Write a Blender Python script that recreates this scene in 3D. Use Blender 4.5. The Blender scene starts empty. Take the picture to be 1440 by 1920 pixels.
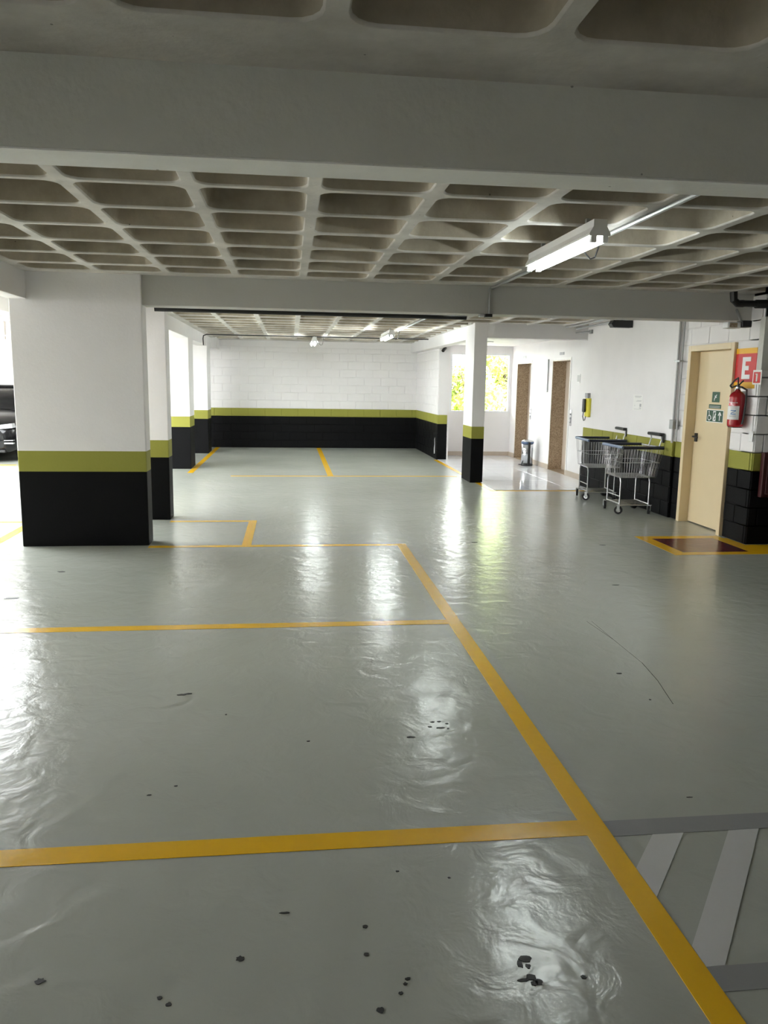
import bpy, bmesh, math, random
from mathutils import Vector, Matrix
random.seed(7)
SC = bpy.context.scene
COL = SC.collection

# ---------------------------------------------------------------- camera (pose solved from the photograph's vanishing points)
F_PX, PITCH, YAW, ROLL, CAM_H = 1474.826, 0.16291024, 0.1200461, -0.01578708, 1.6
fwd = Vector((math.sin(YAW)*math.cos(PITCH), math.cos(YAW)*math.cos(PITCH), -math.sin(PITCH)))
rt = Vector((math.cos(YAW), -math.sin(YAW), 0)); dn = fwd.cross(rt)
r_ = math.cos(ROLL)*rt + math.sin(ROLL)*dn; d_ = -math.sin(ROLL)*rt + math.cos(ROLL)*dn
cam = bpy.data.cameras.new('camera'); cam.sensor_fit = 'HORIZONTAL'; cam.sensor_width = 36; cam.lens = 36*F_PX/1440
cam.clip_start = 0.02; cam.clip_end = 300
co = bpy.data.objects.new('camera', cam); COL.objects.link(co)
m = Matrix((r_, -d_, -fwd)).transposed().to_4x4(); m.translation = Vector((0, 0, CAM_H)); co.matrix_world = m
SC.camera = co

# ---------------------------------------------------------------- sky, sun, exposure
SKY, SUN, TUBE, EXPO = 9.5, 6.0, 22.0, 1.24
w = bpy.data.worlds.new('sky'); SC.world = w; w.use_nodes = True
bg = w.node_tree.nodes['Background']; bg.inputs[0].default_value = (0.93, 0.97, 1.0, 1); bg.inputs[1].default_value = SKY
sl = bpy.data.lights.new('sun', 'SUN'); sl.energy = SUN; sl.angle = math.radians(3); sl.color = (1, .96, .86)
so = bpy.data.objects.new('sun', sl); COL.objects.link(so)
so.rotation_euler = Vector((-0.35, 0.45, -0.85)).to_track_quat('-Z', 'Y').to_euler()
vs = SC.view_settings; vs.view_transform = 'Standard'; vs.look = 'None'; vs.gamma = 1; vs.exposure = EXPO; vs.use_curve_mapping = False
cy = SC.cycles; cy.max_bounces = 8; cy.diffuse_bounces = 5; cy.glossy_bounces = 5; cy.sample_clamp_indirect = 8; cy.caustics_reflective = False; cy.caustics_refractive = False
cy.use_denoising = True

# ---------------------------------------------------------------- materials
def nt(name):
    m = bpy.data.materials.new(name); m.use_nodes = True
    t = m.node_tree; return m, t, t.nodes['Principled BSDF']
def N(t, typ, **kw):
    n = t.nodes.new(typ)
    for k, v in kw.items(): setattr(n, k, v)
    return n
def flat(name, col, rough=.5, metal=0, var=.06, scale=6, bump=0, bscale=60, coat=0, spec=.5):
    m, t, b = nt(name)
    b.inputs['Roughness'].default_value = rough; b.inputs['Metallic'].default_value = metal
    b.inputs['Specular IOR Level'].default_value = spec; b.inputs['Coat Weight'].default_value = coat
    geo = N(t, 'ShaderNodeNewGeometry')
    nz = N(t, 'ShaderNodeTexNoise'); nz.inputs['Scale'].default_value = scale; nz.inputs['Detail'].default_value = 5
    t.links.new(geo.outputs['Position'], nz.inputs['Vector'])
    mx = N(t, 'ShaderNodeMix', data_type='RGBA')
    mx.inputs[6].default_value = (*[c*(1-var) for c in col], 1); mx.inputs[7].default_value = (*[min(1, c*(1+var)) for c in col], 1)
    t.links.new(nz.outputs['Fac'], mx.inputs[0]); t.links.new(mx.outputs[2], b.inputs['Base Color'])
    if bump:
        n2 = N(t, 'ShaderNodeTexNoise'); n2.inputs['Scale'].default_value = bscale; n2.inputs['Detail'].default_value = 4
        t.links.new(geo.outputs['Position'], n2.inputs['Vector'])
        bp = N(t, 'ShaderNodeBump'); bp.inputs['Strength'].default_value = bump; bp.inputs['Distance'].default_value = .01
        t.links.new(n2.outputs['Fac'], bp.inputs['Height']); t.links.new(bp.outputs[0], b.inputs['Normal'])
    return m
def glow(name, col, s):
    m, t, b = nt(name); b.inputs['Base Color'].default_value = (*col, 1)
    b.inputs['Emission Color'].default_value = (*col, 1); b.inputs['Emission Strength'].default_value = s
    return m
BLACK, GREEN, WHITE = (.004, .004, .0045), (.29, .285, .06), (.82, .80, .80)
def paint(name, z1, z2, bump=.15, white=WHITE):
    """white wall paint with a green band between z1 and z2 and black below"""
    m, t, b = nt(name)
    geo = N(t, 'ShaderNodeNewGeometry'); sp = N(t, 'ShaderNodeSeparateXYZ'); t.links.new(geo.outputs['Position'], sp.inputs[0])
    nz = N(t, 'ShaderNodeTexNoise'); nz.inputs['Scale'].default_value = 3; nz.inputs['Detail'].default_value = 6
    t.links.new(geo.outputs['Position'], nz.inputs['Vector'])
    wv = N(t, 'ShaderNodeMix', data_type='RGBA'); wv.inputs[6].default_value = (*[c*.95 for c in white], 1); wv.inputs[7].default_value = (*[min(1, c*1.04) for c in white], 1)
    t.links.new(nz.outputs['Fac'], wv.inputs[0])
    g1 = N(t, 'ShaderNodeMath', operation='GREATER_THAN'); g1.inputs[1].default_value = z1
    g2 = N(t, 'ShaderNodeMath', operation='GREATER_THAN'); g2.inputs[1].default_value = z2
    t.links.new(sp.outputs[2], g1.inputs[0]); t.links.new(sp.outputs[2], g2.inputs[0])
    a = N(t, 'ShaderNodeMix', data_type='RGBA'); a.inputs[6].default_value = (*BLACK, 1); a.inputs[7].default_value = (*GREEN, 1)
    c = N(t, 'ShaderNodeMix', data_type='RGBA')
    t.links.new(g1.outputs[0], a.inputs[0]); t.links.new(g2.outputs[0], c.inputs[0])
    t.links.new(a.outputs[2], c.inputs[6]); t.links.new(wv.outputs[2], c.inputs[7]); t.links.new(c.outputs[2], b.inputs['Base Color'])
    b.inputs['Roughness'].default_value = .55; b.inputs['Specular IOR Level'].default_value = .10
    n2 = N(t, 'ShaderNodeTexNoise'); n2.inputs['Scale'].default_value = 45; n2.inputs['Detail'].default_value = 5
    t.links.new(geo.outputs['Position'], n2.inputs['Vector'])
    bp = N(t, 'ShaderNodeBump'); bp.inputs['Strength'].default_value = bump; bp.inputs['Distance'].default_value = .01
    t.links.new(n2.outputs['Fac'], bp.inputs['Height']); t.links.new(bp.outputs[0], b.inputs['Normal'])
    return m
def concrete(name, c1, c2, rough=.8, scale=1.6, white_spots=False):
    m, t, b = nt(name)
    geo = N(t, 'ShaderNodeNewGeometry')
    nz = N(t, 'ShaderNodeTexNoise'); nz.inputs['Scale'].default_value = scale; nz.inputs['Detail'].default_value = 9; nz.inputs['Roughness'].default_value = .65
    t.links.new(geo.outputs['Position'], nz.inputs['Vector'])
    rp = N(t, 'ShaderNodeValToRGB'); rp.color_ramp.elements[0].position = .33; rp.color_ramp.elements[1].position = .68
    rp.color_ramp.elements[0].color = (*c1, 1); rp.color_ramp.elements[1].color = (*c2, 1)
    t.links.new(nz.outputs['Fac'], rp.inputs[0])
    vo = N(t, 'ShaderNodeTexVoronoi'); vo.inputs['Scale'].default_value = 7; t.links.new(geo.outputs['Position'], vo.inputs['Vector'])
    lt = N(t, 'ShaderNodeMath', operation='LESS_THAN'); lt.inputs[1].default_value = .035; t.links.new(vo.outputs['Distance'], lt.inputs[0])
    dk = N(t, 'ShaderNodeMix', data_type='RGBA'); t.links.new(lt.outputs[0], dk.inputs[0]); t.links.new(rp.outputs[0], dk.inputs[6]); dk.inputs[7].default_value = (*[c*.5 for c in c1], 1)
    t.links.new(dk.outputs[2], b.inputs['Base Color'])
    b.inputs['Roughness'].default_value = rough
    n2 = N(t, 'ShaderNodeTexNoise'); n2.inputs['Scale'].default_value = 30; n2.inputs['Detail'].default_value = 6
    t.links.new(geo.outputs['Position'], n2.inputs['Vector'])
    bp = N(t, 'ShaderNodeBump'); bp.inputs['Strength'].default_value = .3; bp.inputs['Distance'].default_value = .01
    t.links.new(n2.outputs['Fac'], bp.inputs['Height']); t.links.new(bp.outputs[0], b.inputs['Normal'])
    return m
def epoxy(name, c1, c2, rough, bump):
    m, t, b = nt(name)
    geo = N(t, 'ShaderNodeNewGeometry')
    nz = N(t, 'ShaderNodeTexNoise'); nz.inputs['Scale'].default_value = 1.1; nz.inputs['Detail'].default_value = 8
    t.links.new(geo.outputs['Position'], nz.inputs['Vector'])
    mx = N(t, 'ShaderNodeMix', data_type='RGBA'); mx.inputs[6].default_value = (*c1, 1); mx.inputs[7].default_value = (*c2, 1)
    t.links.new(nz.outputs['Fac'], mx.inputs[0]); t.links.new(mx.outputs[2], b.inputs['Base Color'])
    mr = N(t, 'ShaderNodeMapRange'); mr.inputs[3].default_value = rough*.85; mr.inputs[4].default_value = rough*1.15
    t.links.new(nz.outputs['Fac'], mr.inputs[0]); t.links.new(mr.outputs[0], b.inputs['Roughness'])
    mp = N(t, 'ShaderNodeMapping'); mp.inputs['Scale'].default_value = (1, 1, 1); t.links.new(geo.outputs['Position'], mp.inputs[0])
    n2 = N(t, 'ShaderNodeTexNoise'); n2.inputs['Scale'].default_value = 7; n2.inputs['Detail'].default_value = 4; n2.inputs['Distortion'].default_value = .6
    n3 = N(t, 'ShaderNodeTexNoise'); n3.inputs['Scale'].default_value = 70; n3.inputs['Detail'].default_value = 3
    t.links.new(mp.outputs[0], n2.inputs['Vector']); t.links.new(mp.outputs[0], n3.inputs['Vector'])
    ad = N(t, 'ShaderNodeMath', operation='MULTIPLY_ADD'); ad.inputs[1].default_value = .045
    t.links.new(n3.outputs['Fac'], ad.inputs[0]); t.links.new(n2.outputs['Fac'], ad.inputs[2])
    bp = N(t, 'ShaderNodeBump'); bp.inputs['Strength'].default_value = bump; bp.inputs['Distance'].default_value = .012
    t.links.new(ad.outputs[0], bp.inputs['Height']); t.links.new(bp.outputs[0], b.inputs['Normal'])
    b.inputs['Specular IOR Level'].default_value = .55
    return m
def glass(name, tint=(1, 1, 1), refl=.08):
    m = bpy.data.materials.new(name); m.use_nodes = True; t = m.node_tree; t.nodes.clear()
    o = N(t, 'ShaderNodeOutputMaterial'); tr = N(t, 'ShaderNodeBsdfTransparent'); tr.inputs[0].default_value = (*tint, 1)
    gl = N(t, 'ShaderNodeBsdfGlossy'); gl.inputs['Roughness'].default_value = .03
    mx = N(t, 'ShaderNodeMixShader'); mx.inputs[0].default_value = refl
    t.links.new(tr.outputs[0], mx.inputs[1]); t.links.new(gl.outputs[0], mx.inputs[2]); t.links.new(mx.outputs[0], o.inputs[0])
    return m
def granite(name):
    m, t, b = nt(name); geo = N(t, 'ShaderNodeNewGeometry')
    nz = N(t, 'ShaderNodeTexNoise'); nz.inputs['Scale'].default_value = 60; nz.inputs['Detail'].default_value = 6
    t.links.new(geo.outputs['Position'], nz.inputs['Vector'])
    rp = N(t, 'ShaderNodeValToRGB'); rp.color_ramp.elements[0].position = .35; rp.color_ramp.elements[1].position = .65
    rp.color_ramp.elements[0].color = (.22, .15, .09, 1); rp.color_ramp.elements[1].color = (.48, .37, .26, 1)
    t.links.new(nz.outputs['Fac'], rp.inputs[0]); t.links.new(rp.outputs[0], b.inputs['Base Color']); b.inputs['Roughness'].default_value = .3
    return m

M = dict(
 wall=paint('wall_paint', .757, .947), pillar=paint('pillar_paint', .722, .917), plain=paint('white_paint', -9, -8),
 bay_beam=paint('grey_beam_paint', -9, -8, .15, (.56, .55, .52)),
 soffit=concrete('bounce_lit_plaster', (.80, .80, .77), (.92, .92, .89), .7, .9),  # plaster paled beyond the beam concrete to carry light bounced off the floor
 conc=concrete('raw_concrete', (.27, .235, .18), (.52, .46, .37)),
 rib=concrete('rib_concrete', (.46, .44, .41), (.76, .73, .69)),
 beam=concrete('beam_concrete', (.62, .62, .57), (.72, .72, .67), .7, .9),
 floor=epoxy('floor_epoxy', (.335, .35, .31), (.405, .415, .375), .225, .5),
 yellow=epoxy('yellow_paint', (.72, .40, .008), (.80, .46, .012), .225, .25),
 red=epoxy('red_floor_paint', (.10, .006, .011), (.13, .009, .015), .225, .25),
 grey=epoxy('grey_floor_paint', (.24, .245, .25), (.28, .28, .285), .225, .25),
 hatch=epoxy('pale_floor_paint', (.50, .505, .50), (.56, .56, .55), .225, .25),
 tile=flat('porcelain', (.88, .90, .94), .07, var=.02), grout=flat('grout', (.55, .54, .52), .7),
 stain=flat('black_stain', (.008, .008, .008), .5), base=flat('beige_baseboard', (.52, .44, .36), .4),
 door=flat('cream_door_paint', (.70, .57, .36), .38, var=.03), black=flat('black_plastic', (.012, .012, .013), .4),
 gmetal=flat('galvanised', (.42, .43, .43), .4, .7), chrome=flat('chrome_wire', (.50, .50, .51), .3, 1), steel=flat('stainless', (.62, .63, .65), .22, 1),
 white=flat('white_enamel', (.85, .85, .85), .35, var=.02), pvc=flat('grey_pvc', (.45, .45, .46), .5),
 blue=flat('blue_plastic', (.10, .15, .27), .4), navy=flat('dark_navy_plastic', (.018, .022, .04), .4),
 redp=flat('red_enamel', (.42, .010, .018), .25, coat=.5), sred=flat('sign_red', (.62, .03, .03), .4), syel=flat('sign_yellow', (.85, .45, .01), .4),
 sgreen=flat('sign_green', (.012, .07, .035), .4), paper=flat('paper', (.84, .83, .81), .6, var=.02), ink=flat('ink_grey', (.42, .42, .44), .6),
 inkblue=flat('ink_blue', (.03, .16, .42), .5), yplast=flat('yellow_plastic', (.75, .68, .06), .4),
 tube=glow('tube_glow', (.93, 1, .97), TUBE), tube_far=glow('far_tube_glow', (.93, 1, .97), TUBE*3.4), lobby_fill=glow('lobby_fill_glow', (1, .98, .9), 3.0),
 granite=granite('brown_granite'), glass=glass('window_glass'), alu=flat('white_aluminium', (.80, .80, .82), .4, var=.02),
 carpaint=flat('black_car_paint', (.004, .004, .005), .2, coat=.1, var=.02, spec=.3), carglass=flat('dark_car_glass', (.006, .006, .007), .08, var=.02, spec=.3),
 rubber=flat('tyre_rubber', (.012, .012, .012), .8), lens=flat('headlamp_lens', (.45, .46, .48), .12, .3), dred=flat('dark_red_metal', (.05, .004, .005), .45),
 leaf=flat('leaf', (.42, .52, .10), .5, var=.25, scale=2), bark=flat('bark', (.12, .085, .06), .9), ground=flat('pale_paving', (.55, .54, .50), .8),
)

# ---------------------------------------------------------------- mesh helpers
def link(name, me, mat=None, parent=None, loc=None):
    if mat is not None and not me.materials:
        me.materials.append(M[mat] if isinstance(mat, str) else mat)
    o = bpy.data.objects.new(name, me); COL.objects.link(o)
    if parent is not None: o.parent = parent
    if loc is not None: o.location = loc
    return o
def fin(bm, name, mat, parent=None, loc=None, smooth=False):
    bmesh.ops.recalc_face_normals(bm, faces=bm.faces)
    me = bpy.data.meshes.new(name); bm.to_mesh(me); bm.free()
    if smooth:
        me.shade_smooth() if hasattr(me, 'shade_smooth') else None
    return link(name, me, mat, parent, loc)
def b_box(bm, x0, x1, y0, y1, z0, z1, bev=0):
    r = bmesh.ops.create_cube(bm, size=1)
    for v in r['verts']:
        v.co = Vector(((x0+x1)/2+v.co.x*(x1-x0), (y0+y1)/2+v.co.y*(y1-y0), (z0+z1)/2+v.co.z*(z1-z0)))
    if bev:
        es = list({e for v in r['verts'] for e in v.link_edges})
        bmesh.ops.bevel(bm, geom=es, offset=bev, segments=1, affect='EDGES')
    return r
def box(name, x0, x1, y0, y1, z0, z1, mat, parent=None, bev=0):
    bm = bmesh.new(); b_box(bm, x0, x1, y0, y1, z0, z1, bev); return fin(bm, name, mat, parent)
def b_tube(bm, pts, r, seg=8, caps=True):
    pts = [Vector(p) for p in pts]; rings = []
    up = Vector((0, 0, 1)); prev = None
    for i, p in enumerate(pts):
        if i == 0: d = pts[1]-p
        elif i == len(pts)-1: d = p-pts[i-1]
        else: d = (pts[i+1]-p).normalized()+(p-pts[i-1]).normalized()
        d = d.normalized() if d.length > 1e-9 else Vector((0, 0, 1))
        if prev is None:
            a = d.cross(up)
            if a.length < 1e-3: a = d.cross(Vector((1, 0, 0)))
        else: a = prev-d*prev.dot(d)
        a.normalize(); prev = a; b = d.cross(a)
        rr = r[i] if isinstance(r, (list, tuple)) else r
        rings.append([bm.verts.new(p+a*rr*math.cos(2*math.pi*k/seg)+b*rr*math.sin(2*math.pi*k/seg)) for k in range(seg)])
    for A, B in zip(rings, rings[1:]):
        for k in range(seg): bm.faces.new((A[k], A[(k+1) % seg], B[(k+1) % seg], B[k]))
    if caps:
        bm.faces.new(rings[0]); bm.faces.new(rings[-1])
def tube(name, pts, r, mat, parent=None, seg=8):
    bm = bmesh.new(); b_tube(bm, pts, r, seg); return fin(bm, name, mat, parent)
def lathe(name, prof, mat, parent=None, loc=None, seg=24):
    bm = bmesh.new(); rings = []
    for r, z in prof:
        rings.append([bm.verts.new((max(r, 1e-4)*math.cos(2*math.pi*k/seg), max(r, 1e-4)*math.sin(2*math.pi*k/seg), z)) for k in range(seg)])
    for A, B in zip(rings, rings[1:]):
        for k in range(seg): bm.faces.new((A[k], A[(k+1) % seg], B[(k+1) % seg], B[k]))
    bm.faces.new(rings[0]); bm.faces.new(rings[-1])
    o = fin(bm, name, mat, parent, loc)
    for p in o.data.polygons: p.use_smooth = len(p.vertices) == 4
    return o
def poly(name, pts, z0, z1, mat, parent=None, axis='z'):
    """extruded polygon: axis z -> (x, y), axis x -> points are (y, z) and z0..z1 the x range"""
    bm = bmesh.new()
    def P(p, h): return (p[0], p[1], h) if axis == 'z' else (h, p[0], p[1]) if axis == 'x' else (p[0], h, p[1])
    A = [bm.verts.new(P(p, z0)) for p in pts]; B = [bm.verts.new(P(p, z1)) for p in pts]
    bm.faces.new(A); bm.faces.new(B)
    for k in range(len(pts)): bm.faces.new((A[k], A[(k+1) % len(pts)], B[(k+1) % len(pts)], B[k]))
    return fin(bm, name, mat, parent)
def tag(o, label, cat=None, group=None, kind=None):
    o['label'] = label
    if cat: o['category'] = cat
    if group: o['group'] = group
    if kind: o['kind'] = kind
    return o
def empty(name, loc=(0, 0, 0)):
    o = bpy.data.objects.new(name, None); COL.objects.link(o); o.location = loc; o.empty_display_size = .1; return o
def struct(o, label): return tag(o, label, None, None, 'structure')
def copy_tree(o, parent=None):
    c = o.copy(); COL.objects.link(c); c.parent = parent
    for ch in list(o.children): copy_tree(ch, c)
    return c

# ================================================================ SETTING
X_L, X_R, Y_F, Y_B = -9.0, 6.6, -3.0, 19.35
ZC, ZTOP = 2.55, 2.86
# ---- floor with its painted markings
floor = struct(box('floor', X_L-.2, X_R+.2, Y_F-.2, Y_B+.2, -.15, 0, 'floor'), 'glossy grey epoxy garage floor')
T = .0015
def mark(name, x0, x1, y0, y1, mat, z=T, label=None):
    o = box(name, x0, x1, y0, y1, 0.0001, z, mat, floor)
    if label: o['label'] = label
    return o
def qmark(name, pts, mat, z=T): return poly(name, pts, 0.0001, z, mat, floor)
mark('yellow_line', 1.06, 1.15, -2.5, 7.70, 'yellow', .0017, 'long yellow bay line running away from the camera')
mark('yellow_line', -8.5, 1.06, 2.503, 2.602, 'yellow')
mark('yellow_line', -8.5, 1.06, 5.027, 5.122, 'yellow')
mark('yellow_line', -1.36, 1.06, 7.61, 7.70, 'yellow')
mark('yellow_line', -.475, -.385, 7.70, 9.10, 'yellow')
mark('yellow_line', -1.36, -.475, 9.02, 9.10, 'yellow')
mark('yellow_line', -2.90, -2.80, 7.70, 9.02, 'yellow')
mark('yellow_line', -8.5, -2.80, 9.02, 9.10, 'yellow')
mark('yellow_line', -8.5, -2.90, 7.61, 7.70, 'yellow')
mark('yellow_line', .64, .74, 13.50, Y_B-.02, 'yellow')
mark('yellow_line', -1.0, 2.90, 13.42, 13.50, 'yellow')
mark('yellow_line', -1.78, -1.68, 13.9, Y_B-.02, 'yellow')
mark('yellow_line', 3.02, 3.11, 11.55, 16.44, 'yellow')
mark('yellow_line', 3.11, 4.64, 11.55, 11.63, 'yellow')
mark('yellow_line', -8.5, -5.0, 15.05, 15.15, 'yellow')
# yellow frame around the red fire-equipment square
mark('yellow_border', 3.695, 3.83, 7.05, 7.98, 'yellow'); mark('yellow_border', 3.83, 6.4, 7.05, 7.165, 'yellow')
mark('yellow_border', 3.83, 4.64, 7.845, 7.98, 'yellow'); mark('yellow_border', 4.52, 4.68, 7.165, 7.845, 'yellow')
mark('yellow_border', 4.68, 6.4, 7.165, 7.49, 'yellow')
mark('red_square', 3.83, 4.52, 7.165, 7.845, 'red', label='dark red painted square in a yellow frame')
# hatched crossing at the lower right: grey bands with pale diagonal bars
mark('grey_band', 1.15, 4.4, 2.488, 2.588, 'grey'); mark('grey_band', 1.15, 4.4, 1.752, 1.843, 'grey')
for k in range(9):
    xa = 1.298+.2925*k; s = 1/1.28
    def xe(x, y): return x-(2.487-y)*s
    yl = max(1.844, 2.487-(xa-1.152)/s); yr = max(1.844, 2.487-(xa+.119-1.152)/s)
    pts = [(xa, 2.487), (xa+.119, 2.487), (xe(xa+.119, yr), yr)]
    if yr == yl or xe(xa, yl) > 1.153: pts += [(xe(xa, yl), yl)]
    else:
        pts += [(1.152, yr)] if xe(xa+.119, yr) > 1.153 else []
        pts += [(1.152, yl)]
    qmark('pale_bar', pts, 'hatch')
# oil and paint blots
def blot(x, y, rx, ry, seed, rot=0):
    rd = random.Random(seed); n = 12; pts = []
    for k in range(n):
        a = 2*math.pi*k/n; f = .7+.5*rd.random()
        u, v = rx*f*math.cos(a), ry*f*math.sin(a)
        pts.append((x+u*math.cos(rot)-v*math.sin(rot), y+u*math.sin(rot)+v*math.cos(rot)))
    qmark('blot', pts, 'stain', .0018)
def px_floor(px, py):
    d = r_*((px-720)/F_PX)+d_*((py-960)/F_PX)+fwd
    return d.x*(-CAM_H/d.z), d.y*(-CAM_H/d.z)
BL = [(984,1798,.018,.014),(975,1808,.008,.016),(990,1812,.007,.01),(995,1833,.017,.012),(982,1838,.016,.006),(1010,1842,.012,.010),(1002,1844,.01,.01),
      (826,1365,.024,.009),(811,1354,.010,.008),(838,1357,.008,.006),(806,1363,.009,.007),(823,1353,.01,.006),(840,1366,.006,.006),
      (340,1303,.03,.010),(353,1301,.02,.008),(75,1840,.013,.010),(685,1738,.009,.008),(713,1895,.010,.010),(687,1790,.008,.008),(299,1872,.007,.007),
      (316,1884,.007,.007),(765,1836,.008,.006),(760,1845,.006,.005),(751,1863,.006,.006),(450,1798,.012,.010),(22,1122,.05,.02),(115,1072,.03,.02),
      (578,1390,.008,.006),(330,1474,.009,.005),(280,1491,.009,.005),(770,1382,.02,.008),(424,1340,.006,.006),(1094,1832,.008,.006),(1130,1022,.03,.02),(1155,1097,.03,.012),
      (890,1017,.03,.02),(1161,1263,.016,.008),(1219,1312,.006,.006),(533,1712,.016,.004),(842,1646,.005,.004),(745,1634,.006,.004),(1293,1495,.014,.003)]
for i, (px, py, rx, ry) in enumerate(BL):
    fx, fy = px_floor(px, py); blot(fx, fy, rx, ry, i)
a = px_floor(1204, 1243); b = px_floor(1262, 1320); c = px_floor(1100, 1165)
for off, (p, q), rr in ((0, (a, b), .0016), (0, (c, a), .0006), (.035, (c, a), .0006)):
    bm = bmesh.new(); b_tube(bm, [(p[0]+off, p[1], .0004), ((p[0]+q[0])/2+.015, (p[1]+q[1])/2+.015, .0006), (q[0], q[1], .0004)], rr, 5); fin(bm, 'scratch', 'stain', floor)

# ---- lobby floor of porcelain tiles
lf = struct(box('floor_lobby', 3.11, 5.3, 11.63, 17.4, .0005, .004, 'grout'), 'glossy white tiled floor of the lift lobby')
tm = {}
def tile(x0, x1, y0, y1):
    key = (round(x1-x0, 3), round(y1-y0, 3))
    if key not in tm:
        bm = bmesh.new(); b_box(bm, 0, key[0], 0, key[1], 0, .006, .0015)
        me = bpy.data.meshes.new('tile'); bm.to_mesh(me); bm.free(); me.materials.append(M['tile']); tm[key] = me
    link('tile', tm[key], None, lf, (x0, y0, .003))
for ix in range(4):
    for iy in range(10):
        x0 = 3.113+ix*.6; y0 = 11.633+iy*.6
        x1 = min(x0+.597, 4.925); y1 = min(y0+.597, 17.39)
        if x1-x0 > .02 and y1-y0 > .02: tile(x0, x1, y0, y1)

# ---- walls of painted concrete blocks
blk = {}
def block_mesh(l, h, mat):
    key = (round(l, 3), round(h, 3), mat)
    if key not in blk:
        bm = bmesh.new(); b_box(bm, 0, key[0], -.010, .010, 0, key[1], .004)
        bmesh.ops.recalc_face_normals(bm, faces=bm.faces)
        me = bpy.data.meshes.new('block'); bm.to_mesh(me); bm.free(); me.materials.append(M[mat]); blk[key] = me
    return blk[key]
PITCH_Z, PITCH_L, J = .19, .40, .010
def block_face(wall, origin, ang, length, z0, z1, mat='wall', holes=(), phase=0):
    """blocks laid in running bond on a wall face; u runs along the face, outward normal is local -Y"""
    rows = math.ceil((z1-1e-6)/PITCH_Z)
    for r in range(int(round(z0/PITCH_Z)), rows):
        za, zb = r*PITCH_Z, min((r+1)*PITCH_Z, z1)
        u = -((r % 2)*.2+phase)
        while u < length-1e-4:
            a, b = max(u, 0), min(u+PITCH_L, length); u += PITCH_L
            segs = [(a, b, za, zb)]
            for (h0, h1, hz) in holes:
                ns = []
                for (p, q, c, d) in segs:
                    if c >= hz-1e-6 or q <= h0 or p >= h1: ns.append((p, q, c, d)); continue
                    if p < h0: ns.append((p, h0, c, d))
                    if q > h1: ns.append((h1, q, c, d))
                    if d > hz+.01: ns.append((max(p, h0), min(q, h1), hz, d))
                segs = ns
            for (p, q, c, d) in segs:
                if q-p < .03 or d-c < .03: continue
                o = link('block', block_mesh(q-p-J, d-c-J, mat), None, wall)
                o.rotation_euler = (0, 0, ang); o.location = Vector(origin)+Vector((math.cos(ang)*(p+J/2), math.sin(ang)*(p+J/2), c+J/2))
Z90 = math.pi/2
wb = struct(box('wall_back', X_L, 3.3, Y_B, Y_B+.2, 0, ZTOP, 'wall'), 'white block wall with green band and black base at the far end')
for v in wb.data.vertices:
    pass
block_face(wb, (-2.6, Y_B, 0), 0, 5.7, 0, 2.40)
tb = struct(box('trim_1', -1.6, 3.1, Y_B-.03, Y_B+.02, 2.405, ZC+.1, 'plain'), 'smooth white concrete beam along the top of the far block wall')
# side wall x = 3.1 (faces -x)
ws = struct(box('wall_side', 3.1, 3.3, 16.45, Y_B, 0, ZTOP, 'wall'), 'short white block wall with green band meeting the far wall at the right')
block_face(ws, (3.1, Y_B, 0), -Z90, Y_B-16.46, 0, 2.33)
qq = poly('scuff', [(16.66, .12), (16.74, .10), (16.78, .22), (16.72, .30), (16.75, .42), (16.68, .46), (16.65, .30)], 3.0875, 3.0895, 'pvc', ws, 'x')
# main right wall, smooth plaster above, blocks below
wr = struct(box('wall_right', 4.665, 4.93, 9.17, 12.18, 0, ZTOP, 'wall'), 'long white plastered wall behind the shopping carts')
block_face(wr, (4.664, 12.18, 0), -Z90, 12.18-9.17, 0, .95)
wp = box('plaster', 4.655, 4.70, 9.171, 12.18, .95, ZTOP-.02, 'plain', wr)
# wall with the fire door
wd = struct(box('wall_door', 4.70, 4.95, 7.53, 7.99, 0, ZTOP, 'wall'), 'white block wall with green band around the cream fire door')
box('wall_piece', 4.70, 4.95, 8.95, 9.17, 0, ZTOP, 'wall', wd); box('wall_piece', 4.70, 4.95, 7.99, 8.95, 2.075, ZTOP, 'wall', wd)
box('wall_piece', 4.825, 4.95, 7.99, 8.95, 0, 2.075, 'wall', wd)  # unseen backing added behind the leaf to stop light leaking under the door
block_face(wd, (4.70, 9.168, 0), -Z90, 9.168-7.525, 0, 2.53, holes=((9.168-8.965, 9.168-7.975, 2.085),))
we = struct(box('wall_return', 4.70, X_R, 7.53, 7.75, 0, ZTOP, 'wall'), 'shaded block wall return at the right edge of the picture')
block_face(we, (4.695, 7.53, 0), 0, 1.8, 0, 2.28, phase=.1)
box('upper_casing', 4.645, 4.80, 7.44, 7.522, 1.785, 2.30, 'beam', we)
struct(box('wall_far_right', X_R, X_R+.2, Y_F, 7.6, 0, ZTOP, 'wall'), 'unlit painted wall closing the garage beyond the right edge')
struct(box('wall_left', X_L-.2, X_L, Y_F, Y_B+.2, 0, 2.45, 'plain'), 'white wall closing the open yard at far left')
struct(box('wall_front', X_L-.2, X_R+.2, Y_F-.2, Y_F, 0, ZTOP, 'wall'), 'wall behind the camera')
# yard side: white low block wall behind the car
yard = struct(box('wall_yard', X_L, -3.2, Y_B-.06, Y_B, 0, 2.45, 'plain'), 'white block wall behind the black car')
block_face(yard, (-6.9, Y_B-.06, 0), 0, 2.4, .95, 2.45, 'plain')
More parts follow.
